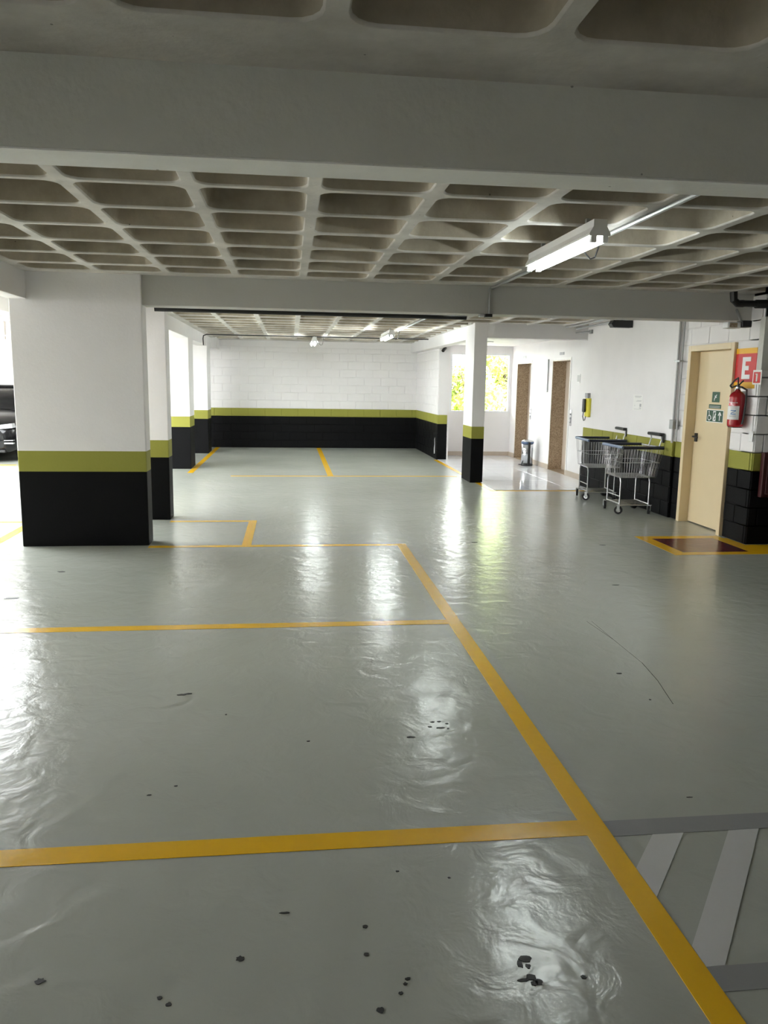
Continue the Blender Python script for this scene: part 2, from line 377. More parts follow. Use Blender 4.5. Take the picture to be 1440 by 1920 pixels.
# lobby shell
wl = struct(box('wall_lobby_right', 5.25, 5.45, 12.18, 17.6, 0, ZTOP, 'plain'), 'white lobby wall with two lift doors')
for (y0, y1, z0, z1) in ((12.18, 13.65, 0, ZTOP), (14.60, 15.95, 0, ZTOP), (16.95, 17.6, 0, ZTOP), (13.65, 14.60, 2.06, ZTOP), (15.95, 16.95, 2.06, ZTOP)):
    box('wall_piece', 4.93, 5.25, y0, y1, z0, z1, 'plain', wl)
wlb = struct(box('wall_lobby_back', 3.3, 4.93, 17.4, 17.6, 0, .97, 'plain'), 'white lobby wall below and around the window')
box('wall_piece', 3.3, 4.93, 17.4, 17.6, 2.28, ZTOP, 'plain', wlb); box('wall_piece', 3.3, 3.53, 17.4, 17.6, .97, 2.28, 'plain', wlb); box('wall_piece', 4.905, 4.93, 17.4, 17.6, .97, 2.28, 'plain', wlb)
struct(box('wall_lobby_left', 3.295, 3.33, 16.45, 17.4, 0, 2.44, 'plain'), 'white inner face of the lobby beside the window')
bb = struct(box('baseboard_lobby', 3.33, 4.93, 17.385, 17.4, 0, .10, 'base'), 'beige skirting below the lobby window')
for (y0, y1) in ((12.18, 13.65), (14.60, 15.95), (16.95, 17.385)): box('skirting', 4.915, 4.93, y0, y1, 0, .10, 'base', bb)
struct(box('ceiling_lobby', 3.14, 5.25, 12.8, 17.4, 2.44, 2.50, 'plain'), 'smooth white lobby ceiling')

# ---- ceiling: waffle slab of coffers
PX_, PY_ = .614, .590
def rring(w, h, r, z, n=4):
    out = []
    for (cx, cy, a0) in ((w-r, h-r, 0), (-w+r, h-r, 90), (-w+r, -h+r, 180), (w-r, -h+r, 270)):
        for k in range(n+1):
            a = math.radians(a0+90*k/n); out.append(Vector((cx+r*math.cos(a), cy+r*math.sin(a), z)))
    return out
def coffer_mesh(px, py):
    bm = bmesh.new(); hx, hy = px/2, py/2
    prof = [(hx-.030, hy-.019, .085, 0), (hx-.037, hy-.025, .082, .010), (hx-.062, hy-.042, .075, .14), (hx-.088, hy-.066, .075, .205), (hx-.13, hy-.105, .06, .23)]
    rings = [[bm.verts.new(v) for v in rring(*p)] for p in prof]; n = len(rings[0])
    for i, (A, B) in enumerate(zip(rings, rings[1:])):
        for k in range(n):
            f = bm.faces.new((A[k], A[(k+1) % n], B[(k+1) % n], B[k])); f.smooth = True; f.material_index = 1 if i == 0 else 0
    bm.faces.new(rings[-1])
    # rib underside: outer rectangle to first ring
    q = n//4; corners = [bm.verts.new(c) for c in ((hx, hy, 0), (-hx, hy, 0), (-hx, -hy, 0), (hx, -hy, 0))]
    for c in range(4):
        for k in range(q-1):
            f = bm.faces.new((corners[c], rings[0][c*q+k+1], rings[0][c*q+k])); f.material_index = 1
        a = rings[0][c*q+q-1]; b = rings[0][(c*q+q) % n]
        f = bm.faces.new((corners[c], corners[(c+1) % 4], b, a)); f.material_index = 1
    for f in bm.faces:
        f.normal_update()
    me = bpy.data.meshes.new('coffer'); bm.to_mesh(me); bm.free(); me.materials.append(M['conc']); me.materials.append(M['rib']); return me
CMESH = {}
ceil = struct(box('ceiling', -3.3, X_R+.2, Y_F-.2, Y_B+.2, ZC+.235, ZTOP+.1, 'conc'), 'raw concrete waffle slab ceiling')
box('slab', -8.4, -3.3, Y_F-.2, 8.3, ZC, ZTOP, 'rib', ceil)  # unseen; outer edge set back so an open sky strip lights the front
box('slab', X_L-.2, -3.3, 13.2, Y_B+.2, 2.95, 3.1, 'rib', ceil)  # unseen yard roof, added and sized to cut sky light on car and wall
def coffers(xs, ys, skip=None):
    for (xa, xb) in xs:
        for (ya, yb) in ys:
            if skip and skip((xa+xb)/2, (ya+yb)/2): continue
            key = (round(xb-xa, 3), round(yb-ya, 3))
            if key not in CMESH: CMESH[key] = coffer_mesh(*key)
            link('coffer', CMESH[key], None, ceil, ((xa+xb)/2, (ya+yb)/2, ZC))
def strip(x0, x1, y0, y1): box('solid_strip', x0, x1, y0, y1, ZC, ZC+.24, 'rib', ceil)
RX = [.125+PX_*k for k in range(-9, 12)]
cols = [(a, b) for a, b in zip(RX, RX[1:]) if a > -2.4 and b < X_R]
# middle bay
RY = [4.20+PY_*k for k in range(-2, 6)]; rows = list(zip(RY, RY[1:]))+[(RY[-1], 7.60)]
coffers(cols, rows); x0c, x1c = cols[0][0], cols[-1][1]
strip(-2.5, X_R, 2.7, RY[0]); strip(-2.5, X_R, 7.60, 7.80); strip(-2.5, x0c, RY[0], 7.60); strip(x1c, X_R, RY[0], 7.60)
# near bay
RN = [2.33-PY_*k for k in range(0, 6)]; rn = [(b, a) for a, b in zip(RN, RN[1:])]
coffers(cols, rn); strip(-2.5, X_R, 2.33, 2.7); strip(-2.5, X_R, Y_F, RN[-1]); strip(-2.5, x0c, RN[-1], 2.33); strip(x1c, X_R, RN[-1], 2.33)
# far bay
RB = [8.25+PY_*k for k in range(0, 19)]; rb = list(zip(RB, RB[1:]))
cb = [(a, b) for a, b in cols if a > -1.9 and b < 5.1]
coffers(cb, rb, lambda x, y: x > 3.1 and y > 12.7); x0b, x1b = cb[0][0], cb[-1][1]
strip(-3.3, X_R, 7.8, RB[0]); strip(-3.3, 5.5, RB[-1], Y_B); strip(-3.3, x0b, RB[0], RB[-1]); strip(x1b, 5.5, RB[0], RB[-1]); strip(2.9, 5.3, 12.75, 17.5)
# ---- beams
fb = struct(box('beam', -2.55, X_R, 2.63, 2.81, 2.283, ZC+.02, 'beam', bev=.004), 'bare concrete beam crossing the top of the picture')
box('soffit', -2.55, X_R, 2.631, 2.809, 2.279, 2.284, 'soffit', fb)  # thin strip with floor-bounced light put into its paler colour
struct(box('beam', -1.372, 4.72, 7.765, 8.02, 2.28, ZC+.02, 'bay_beam', bev=.004), 'painted beam from the wide pillar to the fire door wall')
struct(box('beam', -2.55, -2.385, Y_F, 7.73, 2.305, ZC+.02, 'plain', bev=.004), 'white beam meeting the wide pillar at upper left')
struct(box('beam', -2.0, -1.79, 8.0, Y_B, 2.33, ZC+.02, 'plain', bev=.004), 'white beam running back over the left columns')
struct(box('beam', 2.934, 3.136, 13.2, Y_B, 2.33, ZC+.02, 'plain', bev=.004), 'white beam from lobby column to the far wall')
struct(box('beam', 3.13, 4.93, 12.59, 12.80, 2.335, ZC+.02, 'plain', bev=.004), 'white beam across the lobby entrance')
struct(box('beam', -2.0, -1.66, 18.6, Y_B, 2.31, ZC+.02, 'plain', bev=.004), 'white beam stub in the far left corner')
struct(box('beam', -3.45, -3.2, 8.2, Y_B, 2.33, ZTOP, 'plain', bev=.004), 'white edge beam facing the open yard')
# ---- pillars
struct(box('pillar', -2.54, -1.365, 7.72, 7.95, 0, ZC+.02, 'pillar', bev=.006), 'wide white pillar with olive band and black base at left')
struct(box('pillar', -2.50, -1.372, 9.17, 9.43, 0, ZC+.02, 'pillar', bev=.006), 'narrow looking white pillar just behind the wide pillar')
struct(box('pillar', -2.20, -1.786, 14.55, 15.2, 0, ZC+.02, 'wall', bev=.006), 'brightly lit white pillar farther back on the left')
struct(box('pillar', -2.20, -1.786, 17.7, 18.4, 0, ZC+.02, 'wall', bev=.006), 'farthest thin white pillar on the left')
struct(box('pillar', 2.93, 3.14, 12.585, 13.23, 0, ZC+.02, 'pillar', bev=.005), 'slim white column with green band at the lobby entrance')

# ---- lobby window
win = struct(empty('window_1', (4.22, 17.45, .97)), 'bright lobby window looking onto sunlit trees'); wo = win.location
def wbox(n, x0, x1, y0, y1, z0, z1, mat): return box(n, x0-wo.x, x1-wo.x, y0-wo.y, y1-wo.y, z0-wo.z, z1-wo.z, mat, win)
wbox('frame', 3.53, 3.575, 17.40, 17.48, .97, 2.28, 'alu'); wbox('frame', 4.86, 4.905, 17.40, 17.48, .97, 2.28, 'alu')
wbox('frame', 3.575, 4.86, 17.40, 17.48, 2.235, 2.28, 'alu'); wbox('frame', 3.575, 4.86, 17.40, 17.48, .97, 1.01, 'alu'); wbox('mullion', 4.20, 4.235, 17.42, 17.47, 1.01, 2.235, 'alu')
wbox('pane', 3.575, 4.20, 17.445, 17.450, 1.01, 2.235, 'glass'); wbox('pane', 4.235, 4.86, 17.445, 17.450, 1.01, 2.235, 'glass')
# ---- fire door
d1 = struct(empty('door_1', (4.70, 8.46, 0)), 'cream fire door with green signs in a deep cream frame'); do = d1.location
def dbox(n, x0, x1, y0, y1, z0, z1, mat, par=None, bev=0):
    return box(n, x0-do.x, x1-do.x, y0-do.y, y1-do.y, z0-do.z, z1-do.z, mat, par or d1, bev)
dbox('frame', 4.660, 4.84, 7.98, 8.045, 0, 2.08, 'door', bev=.003); dbox('frame', 4.660, 4.84, 8.895, 8.96, 0, 2.08, 'door', bev=.003); dbox('frame', 4.660, 4.84, 8.045, 8.895, 2.015, 2.08, 'door', bev=.003)
lf_ = dbox('leaf', 4.775, 4.815, 8.048, 8.892, .012, 2.012, 'door', bev=.002)
h = dbox('handle', 4.755, 4.776, 8.80, 8.845, .97, 1.07, 'black', None, .003)
bm = bmesh.new(); b_tube(bm, [(4.765-do.x, 8.825-do.y, 1.03), (4.722-do.x, 8.825-do.y, 1.03), (4.715-do.x, 8.80-do.y, 1.03), (4.715-do.x, 8.70-do.y, 1.025)], .009, 8); fin(bm, 'lever', 'black', h)
# ---- lifts
for i, (y0, y1) in enumerate(((15.95, 16.95), (13.65, 14.60))):
    e = struct(empty('door_%d' % (i+2), (5.1, (y0+y1)/2, 0)), ['lift door with brown granite reveal beside the window', 'lift door with brown granite reveal nearest the wall phone'][i]); eo = e.location
    def eb(n, x0, x1, a, b, z0, z1, mat): return box(n, x0-eo.x, x1-eo.x, a-eo.y, b-eo.y, z0, z1, mat, e)
    eb('reveal', 4.928, 5.20, y1-.012, y1+.0, .01, 2.058, 'granite'); eb('reveal', 4.928, 5.20, y0, y0+.012, .01, 2.058, 'granite'); eb('reveal', 4.928, 5.20, y0+.012, y1-.012, 2.045, 2.058, 'granite')
    eb('door_panel', 5.185, 5.20, y0+.012, (y0+y1)/2-.002, .01, 2.045, 'base'); eb('door_panel', 5.185, 5.20, (y0+y1)/2+.002, y1-.012, .01, 2.045, 'base')
    eb('threshold', 4.93, 5.20, y0+.012, y1-.012, .004, .011, 'granite')
    for (a, b, z0, z1) in ((y0-.04, y0, .0, 2.10), (y1, y1+.025, 0, 2.10), (y0, y1, 2.06, 2.10)): eb('trim', 4.92, 4.932, a, b, z0+.006, z1, 'paper')
    eb('floor_indicator', 4.918, 4.932, (y0+y1)/2-.11, (y0+y1)/2+.11, 2.15, 2.20, 'ink')

# ================================================================ THINGS
# ---- twin tube ceiling lamps
def make_lamp():
    root = empty('ceiling_lamp')
    L = 1.25
    bm = bmesh.new(); prof = [(-.062, 0), (-.062, .012), (-.04, .05), (-.04, .09), (.04, .09), (.04, .05), (.062, .012), (.062, 0)]
    A = [bm.verts.new((p[0], -L/2, p[1])) for p in prof]; B = [bm.verts.new((p[0], L/2, p[1])) for p in prof]
    bm.faces.new(A); bm.faces.new(B)
    for k in range(8): bm.faces.new((A[k], A[(k+1) % 8], B[(k+1) % 8], B[k]))
    fin(bm, 'housing', 'white', root)
    for x in (-.034, .034):
        tb_ = tube('tube', [(x, -L/2+.03, -.022), (x, L/2-.03, -.022)], .0135, 'tube', root, 10)
        for y in (-L/2+.015, L/2-.015):
            box('socket', x-.016, x+.016, y-.014, y+.014, -.036, .002, 'white', root)
    for y in (-.42, .42): box('hanger', -.012, .012, y-.015, y+.015, .088, .13, 'gmetal', root)
    bm = bmesh.new(); b_tube(bm, [(.062, -.12, .03), (.10, -.12, -.01), (.14, -.12, -.05), (.17, -.12, -.04), (.19, -.12, .02), (.20, -.12, .10)], .005, 6); fin(bm, 'cord', 'black', root)
    return root
lamp = make_lamp(); lamp.location = (1.755, 5.12, 2.445)
LG = 'twin tube ceiling lamps'
tag(lamp, 'lit twin tube lamp hanging in the near bay, largest one', 'lamp', LG)
for (x, y, lab) in ((1.76, 9.0, 'lit twin tube lamp hidden just behind the second beam'), (1.72, 14.2, 'lit twin tube lamp in the far bay, nearer the lobby column'), (.50, 16.9, 'smallest lit twin tube lamp close to the far wall')):
    c_ = copy_tree(lamp); c_.location = (x, y, 2.40 if y > 12 else 2.46); c_['label'] = lab
    if y > 12:
        for q in c_.children:
            if q.name.startswith('tube'):
                q.data = q.data.copy(); q.data.materials.clear(); q.data.materials.append(M['tube_far'])
for (x, y) in ((3.9, 13.6), (3.9, 15.6)):  # unseen lights added above the lobby to brighten its walls
    d = tag(empty('lobby_fill_light', (x, y, 2.42)), 'added unseen disc light brightening the lobby ' + ('near the entrance beam' if y < 14 else 'near the window'), 'lamp', 'added lobby fill lights')
    lathe('trim_ring', [(.09, 0), (.115, 0), (.115, .02), (.09, .02)], 'white', d); lathe('diffuser', [(.0, .004), (.09, .004), (.09, .012), (0, .012)], 'lobby_fill', d)
# ---- conduits and pipes
tag(tube('conduit', [(1.965, 3.2, 2.527), (1.965, 7.745, 2.527)], .014, 'gmetal'), 'grey steel conduit under the near waffle ceiling beside the large lamp', 'conduit')
cv = tag(empty('conduit', (1.94, 7.745, 2.28)), 'short vertical conduit with black box on the second beam', 'conduit')
tube('pipe', [(0, 0, 0), (0, 0, .25)], .012, 'gmetal', cv); box('junction_box', -.04, .03, -.02, .06, -.03, 0, 'black', cv, .003); box('clamp', -.10, -.045, -.01, .04, -.03, -.004, 'steel', cv, .003)
tag(tube('conduit', [(1.965, 8.03, 2.53), (1.965, 14.6, 2.53)], .014, 'gmetal'), 'pale conduit along the far bay ceiling to the lamp by the lobby', 'conduit')
bpr = empty('pipe', (0, 8.46, 2.31))
tube('run', [(-1.36, -.04, 0), (1.88, .04, 0)], .033, 'black', bpr, 10)
for x in (-1.1, .3, 1.6): box('hanger', x-.012, x+.012, -.01, .01, .02, ZC-2.31+.02, 'gmetal', bpr)
tag(bpr, 'black pipe running behind the lower edge of the second beam', 'pipe')
bpt = empty('pipe', (2.25, 8.52, 2.335))
tube('run', [(-.35, -.02, 0), (.4, .03, 0)], .010, 'black', bpt); box('hanger', .1, .115, -.006, .006, 0, ZC-2.335+.02, 'gmetal', bpt)
tag(bpt, 'thin black pipe behind the second beam beside the junction box', 'pipe')
bm = bmesh.new(); b_tube(bm, [(3.0, 16.9, 2.525), (-1.70, 16.9, 2.525), (-1.765, 16.9, 2.50), (-1.775, 16.9, 2.44), (-1.775, 16.95, 2.31)], .011, 8)
tag(fin(bm, 'conduit', 'black'), 'thin dark conduit crossing the far bay and dropping at the left beam', 'conduit')
# right wall risers
rs = tag(empty('conduit', (4.63, 9.11, .93)), 'twin grey risers with a junction box beside the fire door', 'conduit')
tube('pipe', [(0, .03, 0), (0, .03, 1.62)], .014, 'pvc', rs); tube('pipe', [(.02, -.03, .02), (.02, -.03, 1.62)], .011, 'pvc', rs)
box('junction_box', -.03, .03, -.01, .075, .17, .28, 'gmetal', rs, .004); box('clamp', -.02, .03, -.05, .07, .97, .99, 'gmetal', rs)
# black pipework at the upper right
bp_ = tag(empty('pipe', (4.72, 7.50, 2.42)), 'black drain pipe with elbow along the beam at upper right', 'pipe')
tube('run', [(-.36, -.02, 0), (1.7, -.02, .02)], .032, 'black', bp_, 12); tube('elbow', [(-.30, -.02, 0), (-.36, -.02, .0), (-.40, -.02, .03), (-.41, -.02, .11)], .036, 'black', bp_, 12)
tube('collar', [(-.17, -.02, 0), (-.06, -.02, .002)], .042, 'black', bp_, 12)
tube('upper_run', [(-.05, -.03, .075), (1.7, -.03, .09)], .016, 'gmetal', bp_, 10)
el = tag(empty('emergency_light', (4.45, 7.62, 2.19)), 'white and black emergency light hanging under the beam at upper right', 'light')
box('housing', -.12, .02, -.05, .05, .0, .062, 'white', el, .006); box('lamp_window', -.10, -.02, -.053, -.049, .008, .052, 'granite', el); box('battery_box', .025, .13, -.06, .05, .012, .078, 'black', el, .006)
tube('stem', [(.05, 0, .07), (.075, .15, .20)], .014, 'gmetal', el)
# dark fitting high on the right wall
df = tag(empty('bulkhead_lamp', (4.52, 10.6, 2.45)), 'unlit dark bulkhead fitting high on the right wall', 'light')
poly('housing', [(-.14, -.055), (-.17, -.01), (-.14, .04), (.17, .04), (.19, .0), (.16, -.055)], -.06, .06, 'black', df, 'y')
tube('bracket', [(.0, 0, .03), (.0, 0, .10)], .012, 'gmetal', df)
tag(tube('conduit', [(4.58, 12.5, 2.50), (4.55, 9.8, 2.515), (4.57, 8.1, 2.52)], .013, 'pvc'), 'pale conduit along the top of the plastered right wall', 'conduit')
tag(tube('conduit', [(4.44, 12.58, 2.525), (4.40, 9.8, 2.53), (4.42, 8.1, 2.53)], .013, 'pvc'), 'second pale conduit running just inside the first one', 'conduit')
br = tag(empty('pipe_bracket', (4.655, 12.04, 2.43)), 'small grey pipe stub at the lobby corner below the conduits', 'bracket')
tube('stub', [(-.22, .1, -.02), (-.02, 0, 0)], .015, 'pvc', br); box('plate', -.03, .0, -.06, .04, -.03, .03, 'gmetal', br)
# ---- security cameras
def seccam(loc, rz, lab):
    c = tag(empty('security_camera', loc), lab, 'camera'); c.rotation_euler = (0, 0, rz)
    tube('bracket', [(0, 0, 0), (0, -.06, .02)], .012, 'black', c); bm = bmesh.new(); b_tube(bm, [(0, -.02, .03), (.0, -.16, -.03)], .034, 12); b = fin(bm, 'body', 'black', c)
    tube('lens', [(0, -.158, -.029), (0, -.168, -.033)], .02, 'carglass', c)
seccam((3.22, 16.44, 2.30), math.radians(-30), 'dark security camera on the wall end left of the lobby window')
bmz = tag(empty('ceiling_sensor', (3.95, 16.2, 2.44)), 'tiny grey sensor on the lobby ceiling', 'sensor')
lathe('dome', [(.05, 0), (.05, -.02), (.03, -.045), (0, -.05)], 'pvc', bmz); lathe('base_ring', [(.0, 0), (.06, 0), (.06, -.012), (0, -.012)], 'white', bmz)

# ---- wall sign E, equipment sign, extinguisher
XW = 4.690
es = tag(empty('wall_sign', (XW, 7.795, 1.60)), 'red sign with large white letter E above the extinguisher', 'sign')
def sb(n, y0, y1, z0, z1, t0, t1, mat, par=es, base=(XW, 7.795, 1.60)): return box(n, -t1, -t0, y0-base[1], y1-base[1], z0-base[2], z1-base[2], mat, par)
sb('band', 7.60, 7.975, 1.955, 2.01, 0, .004, 'syel'); sb('panel', 7.60, 7.975, 1.665, 1.955, 0, .004, 'sred'); sb('band', 7.60, 7.975, 1.60, 1.665, 0, .004, 'syel')
E0, E1, Z0, Z1 = 7.695, 7.845, 1.695, 1.92; s_ = .045; zm = (Z0+Z1)/2
poly('letter', [(p[0]-7.795, p[1]-1.60) for p in [(E1, Z0), (E1, Z1), (E0, Z1), (E0, Z1-s_), (E1-.055, Z1-s_), (E1-.055, zm+s_/2), (E0+.03, zm+s_/2), (E0+.03, zm-s_/2), (E1-.055, zm-s_/2), (E1-.055, Z0+s_), (E0, Z0+s_), (E0, Z0)]], -.0065, -.003, 'white', es, 'x')
i_ = tag(empty('equipment_sign', (XW, 7.545, 1.64)), 'small white framed red sign with a white extinguisher bar', 'sign')
box('plate', -.016, -.010, -.075, .075, 0, .145, 'paper', i_); box('field', -.0185, -.015, -.058, .058, .016, .125, 'dred' if False else 'sred', i_); box('pictogram', -.0205, -.018, -.012, .010, .03, .105, 'paper', i_); box('pictogram_top', -.0205, -.018, -.012, .022, .098, .108, 'paper', i_)
fx = tag(empty('fire_extinguisher', (4.595, 7.735, 1.205)), 'red fire extinguisher with white label hung on the block wall', 'extinguisher')
lathe('cylinder', [(.0, 0), (.072, 0), (.078, .012), (.080, .03), (.080, .295), (.074, .325), (.055, .35), (.03, .365), (.022, .38), (0, .38)], 'redp', fx)
bm = bmesh.new(); n = 14; za, zb = .075, .215
for (rr, mat_) in ((.0812, 'paper'),):
    A = [];
    for k in range(n+1):
        a = math.radians(140+120*k/n); A.append((bm.verts.new((rr*math.cos(a), rr*math.sin(a), za)), bm.verts.new((rr*math.cos(a), rr*math.sin(a), zb))))
    for p, q in zip(A, A[1:]): bm.faces.new((p[0], q[0], q[1], p[1]))
lab_ = fin(bm, 'paper_label', 'paper', fx)
def wrapbar(a0, a1, z0, z1, mat, skew=0, rr=.0822):
    bm = bmesh.new(); A = []
    for k in range(5):
        a = math.radians(a0+(a1-a0)*k/4); zz = skew*k/4
        A.append((bm.verts.new((rr*math.cos(a), rr*math.sin(a), z0+zz)), bm.verts.new((rr*math.cos(a), rr*math.sin(a), z1+zz))))
    for p, q in zip(A, A[1:]): bm.faces.new((p[0], q[0], q[1], p[1]))
    fin(bm, 'print', mat, lab_)
wrapbar(200, 238, .165, .172, 'inkblue'); wrapbar(200, 238, .128, .135, 'inkblue'); wrapbar(202, 236, .135, .142, 'inkblue', .025); wrapbar(190, 240, .105, .109, 'ink'); wrapbar(190, 240, .115, .118, 'ink')
wrapbar(170, 245, .245, .250, 'paper')
lathe('valve', [(0, .375), (.02, .375), (.024, .40), (.018, .43), (0, .43)], 'steel', fx)
bm = bmesh.new(); b_tube(bm, [(-.01, .02, .42), (-.01, .10, .40), (-.01, .135, .42)], .009, 6); b_tube(bm, [(-.01, .135, .42), (-.01, .06, .475), (-.01, -.005, .50)], .009, 6); fin(bm, 'carry_handle', 'black', fx)
bm = bmesh.new(); b_tube(bm, [(-.01, -.005, .50), (-.01, -.015, .42), (-.01, -.07, .455), (-.01, -.10, .47)], .008, 6); b_tube(bm, [(-.01, -.02, .415), (-.01, -.085, .405)], .009, 6); fin(bm, 'squeeze_lever', 'black', fx)
bm = bmesh.new(); b_tube(bm, [(.02, -.02, .41), (.05, -.075, .38), (.04, -.095, .25), (.03, -.092, .10), (.02, -.09, .03)], .010, 8); fin(bm, 'hose', 'black', fx)
box('wall_hook', .02, .10, -.015, .015, .345, .365, 'gmetal', fx)
box('foot_ring', -.05, .05, -.05, .05, -.008, .0, 'black', fx)
hb = tag(empty('hose_cabinet', (5.05, 7.508, .5)), 'dark red metal box on the shaded wall at the right edge', 'box')
box('body', -.28, .28, -.06, .0, 0, .46, 'dred', hb, .006); box('door', -.24, .24, -.068, -.06, .04, .42, 'dred', hb, .003); box('latch', -.22, -.19, -.075, -.068, .20, .26, 'steel', hb)
ob = tag(empty('outlet_plate', (XW, 7.56, 1.06)), 'small white switch plate below the equipment sign', 'switch plate')
box('plate', -.018, -.01, -.035, .035, 0, .11, 'white', ob, .003); box('rocker', -.021, -.017, -.012, .012, .035, .075, 'paper', ob)

# ---- green signs on the fire door
XD = 4.775
def dsign(y0, y1, z0, z1, lab):
    s = tag(empty('door_sign', (XD, (y0+y1)/2, z0)), lab, 'sign', 'green signs on the fire door')
    box('plate', -.003, 0, -(y1-y0)/2, (y1-y0)/2, 0, z1-z0, 'sgreen', s); return s
def stroke(par, pts, wd, name='pictogram'):
    bm = bmesh.new()
    for (a, b) in zip(pts, pts[1:]):
        a, b = Vector(a), Vector(b); d = (b-a).normalized(); nn = Vector((-d.y, d.x))*wd/2
        q = [a-nn, b-nn, b+nn, a+nn]; bm.faces.new([bm.verts.new((-.0042, p.x, p.y)) for p in q])
    return fin(bm, name, 'white', par)
s1 = dsign(8.39, 8.545, 1.44, 1.555, 'upper small green sign with white running mark on the fire door')
stroke(s1, [(.03, .03), (.01, .06), (-.02, .085)], .012); stroke(s1, [(.02, .075), (.005, .05), (-.02, .06)], .010); stroke(s1, [(.012, .055), (.025, .025), (.03, .015)], .010)
s2 = dsign(8.345, 8.60, 1.370, 1.415, 'narrow green text strip between the two signs on the fire door')
for zz in (.012, .026): stroke(s2, [(.11, zz), (-.11, zz)], .004, 'lettering')
s3 = dsign(8.29, 8.63, 1.222, 1.348, 'lower green sign with white wheelchair, stairs and up arrow')
bd = box('border', -.0032, .001, -.178, .178, -.008, .134, 'white', s3); bd.location = (.0012, 0, 0)
cx_, cz_ = .112, .042
stroke(s3, [(cx_+.032*math.cos(2*math.pi*k/14), cz_+.028*math.sin(2*math.pi*k/14)) for k in range(15)], .011)
stroke(s3, [(cx_+.01, .106), (cx_+.005, .065), (cx_-.03, .06), (cx_-.045, .03)], .011); stroke(s3, [(cx_+.022, .110), (cx_+.005, .110)], .014)
stroke(s3, [(.035, .112), (-.025, .112)], .014); stroke(s3, [(.035, .016), (-.025, .016)], .016); stroke(s3, [(.03, .016), (.03, .112)], .010); stroke(s3, [(.02, .03), (-.005, .06), (-.02, .095)], .022); stroke(s3, [(-.025, .02), (-.02, .06)], .010)
stroke(s3, [(-.105, .016), (-.105, .09)], .016); stroke(s3, [(-.075, .072), (-.105, .108), (-.135, .072)], .016)

# ---- wall phone, notices, lift panels
ph = tag(empty('wall_phone', (4.655, 11.99, 1.09)), 'yellow wall phone with black handset at the lobby corner', 'phone')
box('body', -.045, 0, -.10, .055, .03, .32, 'yplast', ph, .006); box('handset', -.085, -.045, -.01, .07, .10, .31, 'black', ph, .012); box('grey_box', -.05, 0, -.055, .055, .325, .40, 'pvc', ph, .004)
bm = bmesh.new(); b_tube(bm, [(-.06, .05, .11), (-.065, .06, .03), (-.06, .03, -.03), (-.06, -.02, -.02), (-.05, -.02, .04)], .007, 6); fin(bm, 'cord', 'black', ph)
nz_ = tag(empty('paper_notice', (4.655, 10.22, 1.285)), 'white paper notice taped to the plastered wall above the carts', 'notice')
box('sheet', -.002, 0, -.15, .15, 0, .21, 'paper', nz_)
for (a, b, z, hh) in ((-.10, .10, .185, .006), (-.08, .09, .17, .004), (-.11, .02, .13, .004), (-.10, .06, .12, .004), (-.11, -.06, .05, .04), (-.11, -.05, .03, .008), (.08, .10, .06, .006), (-.11, .11, .015, .003)):
    box('print', -.003, -.0015, a, b, z, z+hh, 'ink', nz_)
nb = tag(empty('notice_board', (4.93, 15.28, 1.47)), 'glazed pale notice board between the two lift doors', 'notice board')
box('frame', -.02, 0, -.43, .43, 0, .62, 'alu', nb, .003); box('sheet', -.023, -.019, -.40, -.03, .04, .58, 'paper', nb); box('sheet', -.023, -.019, .03, .40, .04, .58, 'paper', nb)
box('side_rail', -.03, 0, -.445, -.425, 0, .62, 'gmetal', nb)
for s in (-1, 1):
    for k in range(7): box('print', -.0245, -.0228, s*.215-.14, s*.215+.14, .12+k*.06, .125+k*.06, 'ink', nb)
for (y, lab) in ((15.86, 'slim steel lift call panel beside the far lift'), (13.50, 'slim steel lift call panel beside the near lift')):
    cp = tag(empty('call_panel', (4.93, y, .90)), lab, 'call panel', 'lift call panels')
    box('plate', -.012, 0, -.035, .035, 0, .28, 'steel', cp, .002)
    for z in (.06, .13, .20): lathe('button', [(0, 0), (.016, 0), (.016, .012), (0, .012)], 'ink', cp, (-.012, 0, z), 12).rotation_euler = (0, -Z90, 0)
qs = tag(empty('wall_plaque', (4.93, 13.22, 1.65)), 'small pale plaque on the lobby wall above the phone', 'sign')
box('plate', -.006, 0, -.075, .075, 0, .15, 'paper', qs); box('field', -.0075, -.005, -.055, .055, .02, .13, 'pvc', qs)

# ---- pedal bin
pb = tag(empty('pedal_bin', (4.70, 15.25, .009)), 'tall stainless pedal bin with blue bag rim beside the lift', 'bin')
lathe('base', [(0, 0), (.118, 0), (.118, .03), (0, .03)], 'black', pb); lathe('body', [(0, .03), (.115, .03), (.115, .46), (0, .46)], 'steel', pb)
lathe('bag_rim', [(.112, .44), (.122, .44), (.124, .475), (.112, .475)], 'blue', pb); lathe('lid', [(0, .475), (.12, .475), (.115, .495), (.06, .515), (0, .52)], 'steel', pb)
box('hinge_bar', -.02, .02, -.145, -.118, .02, .47, 'black', pb); box('pedal', -.16, -.11, -.03, .03, .015, .03, 'black', pb)

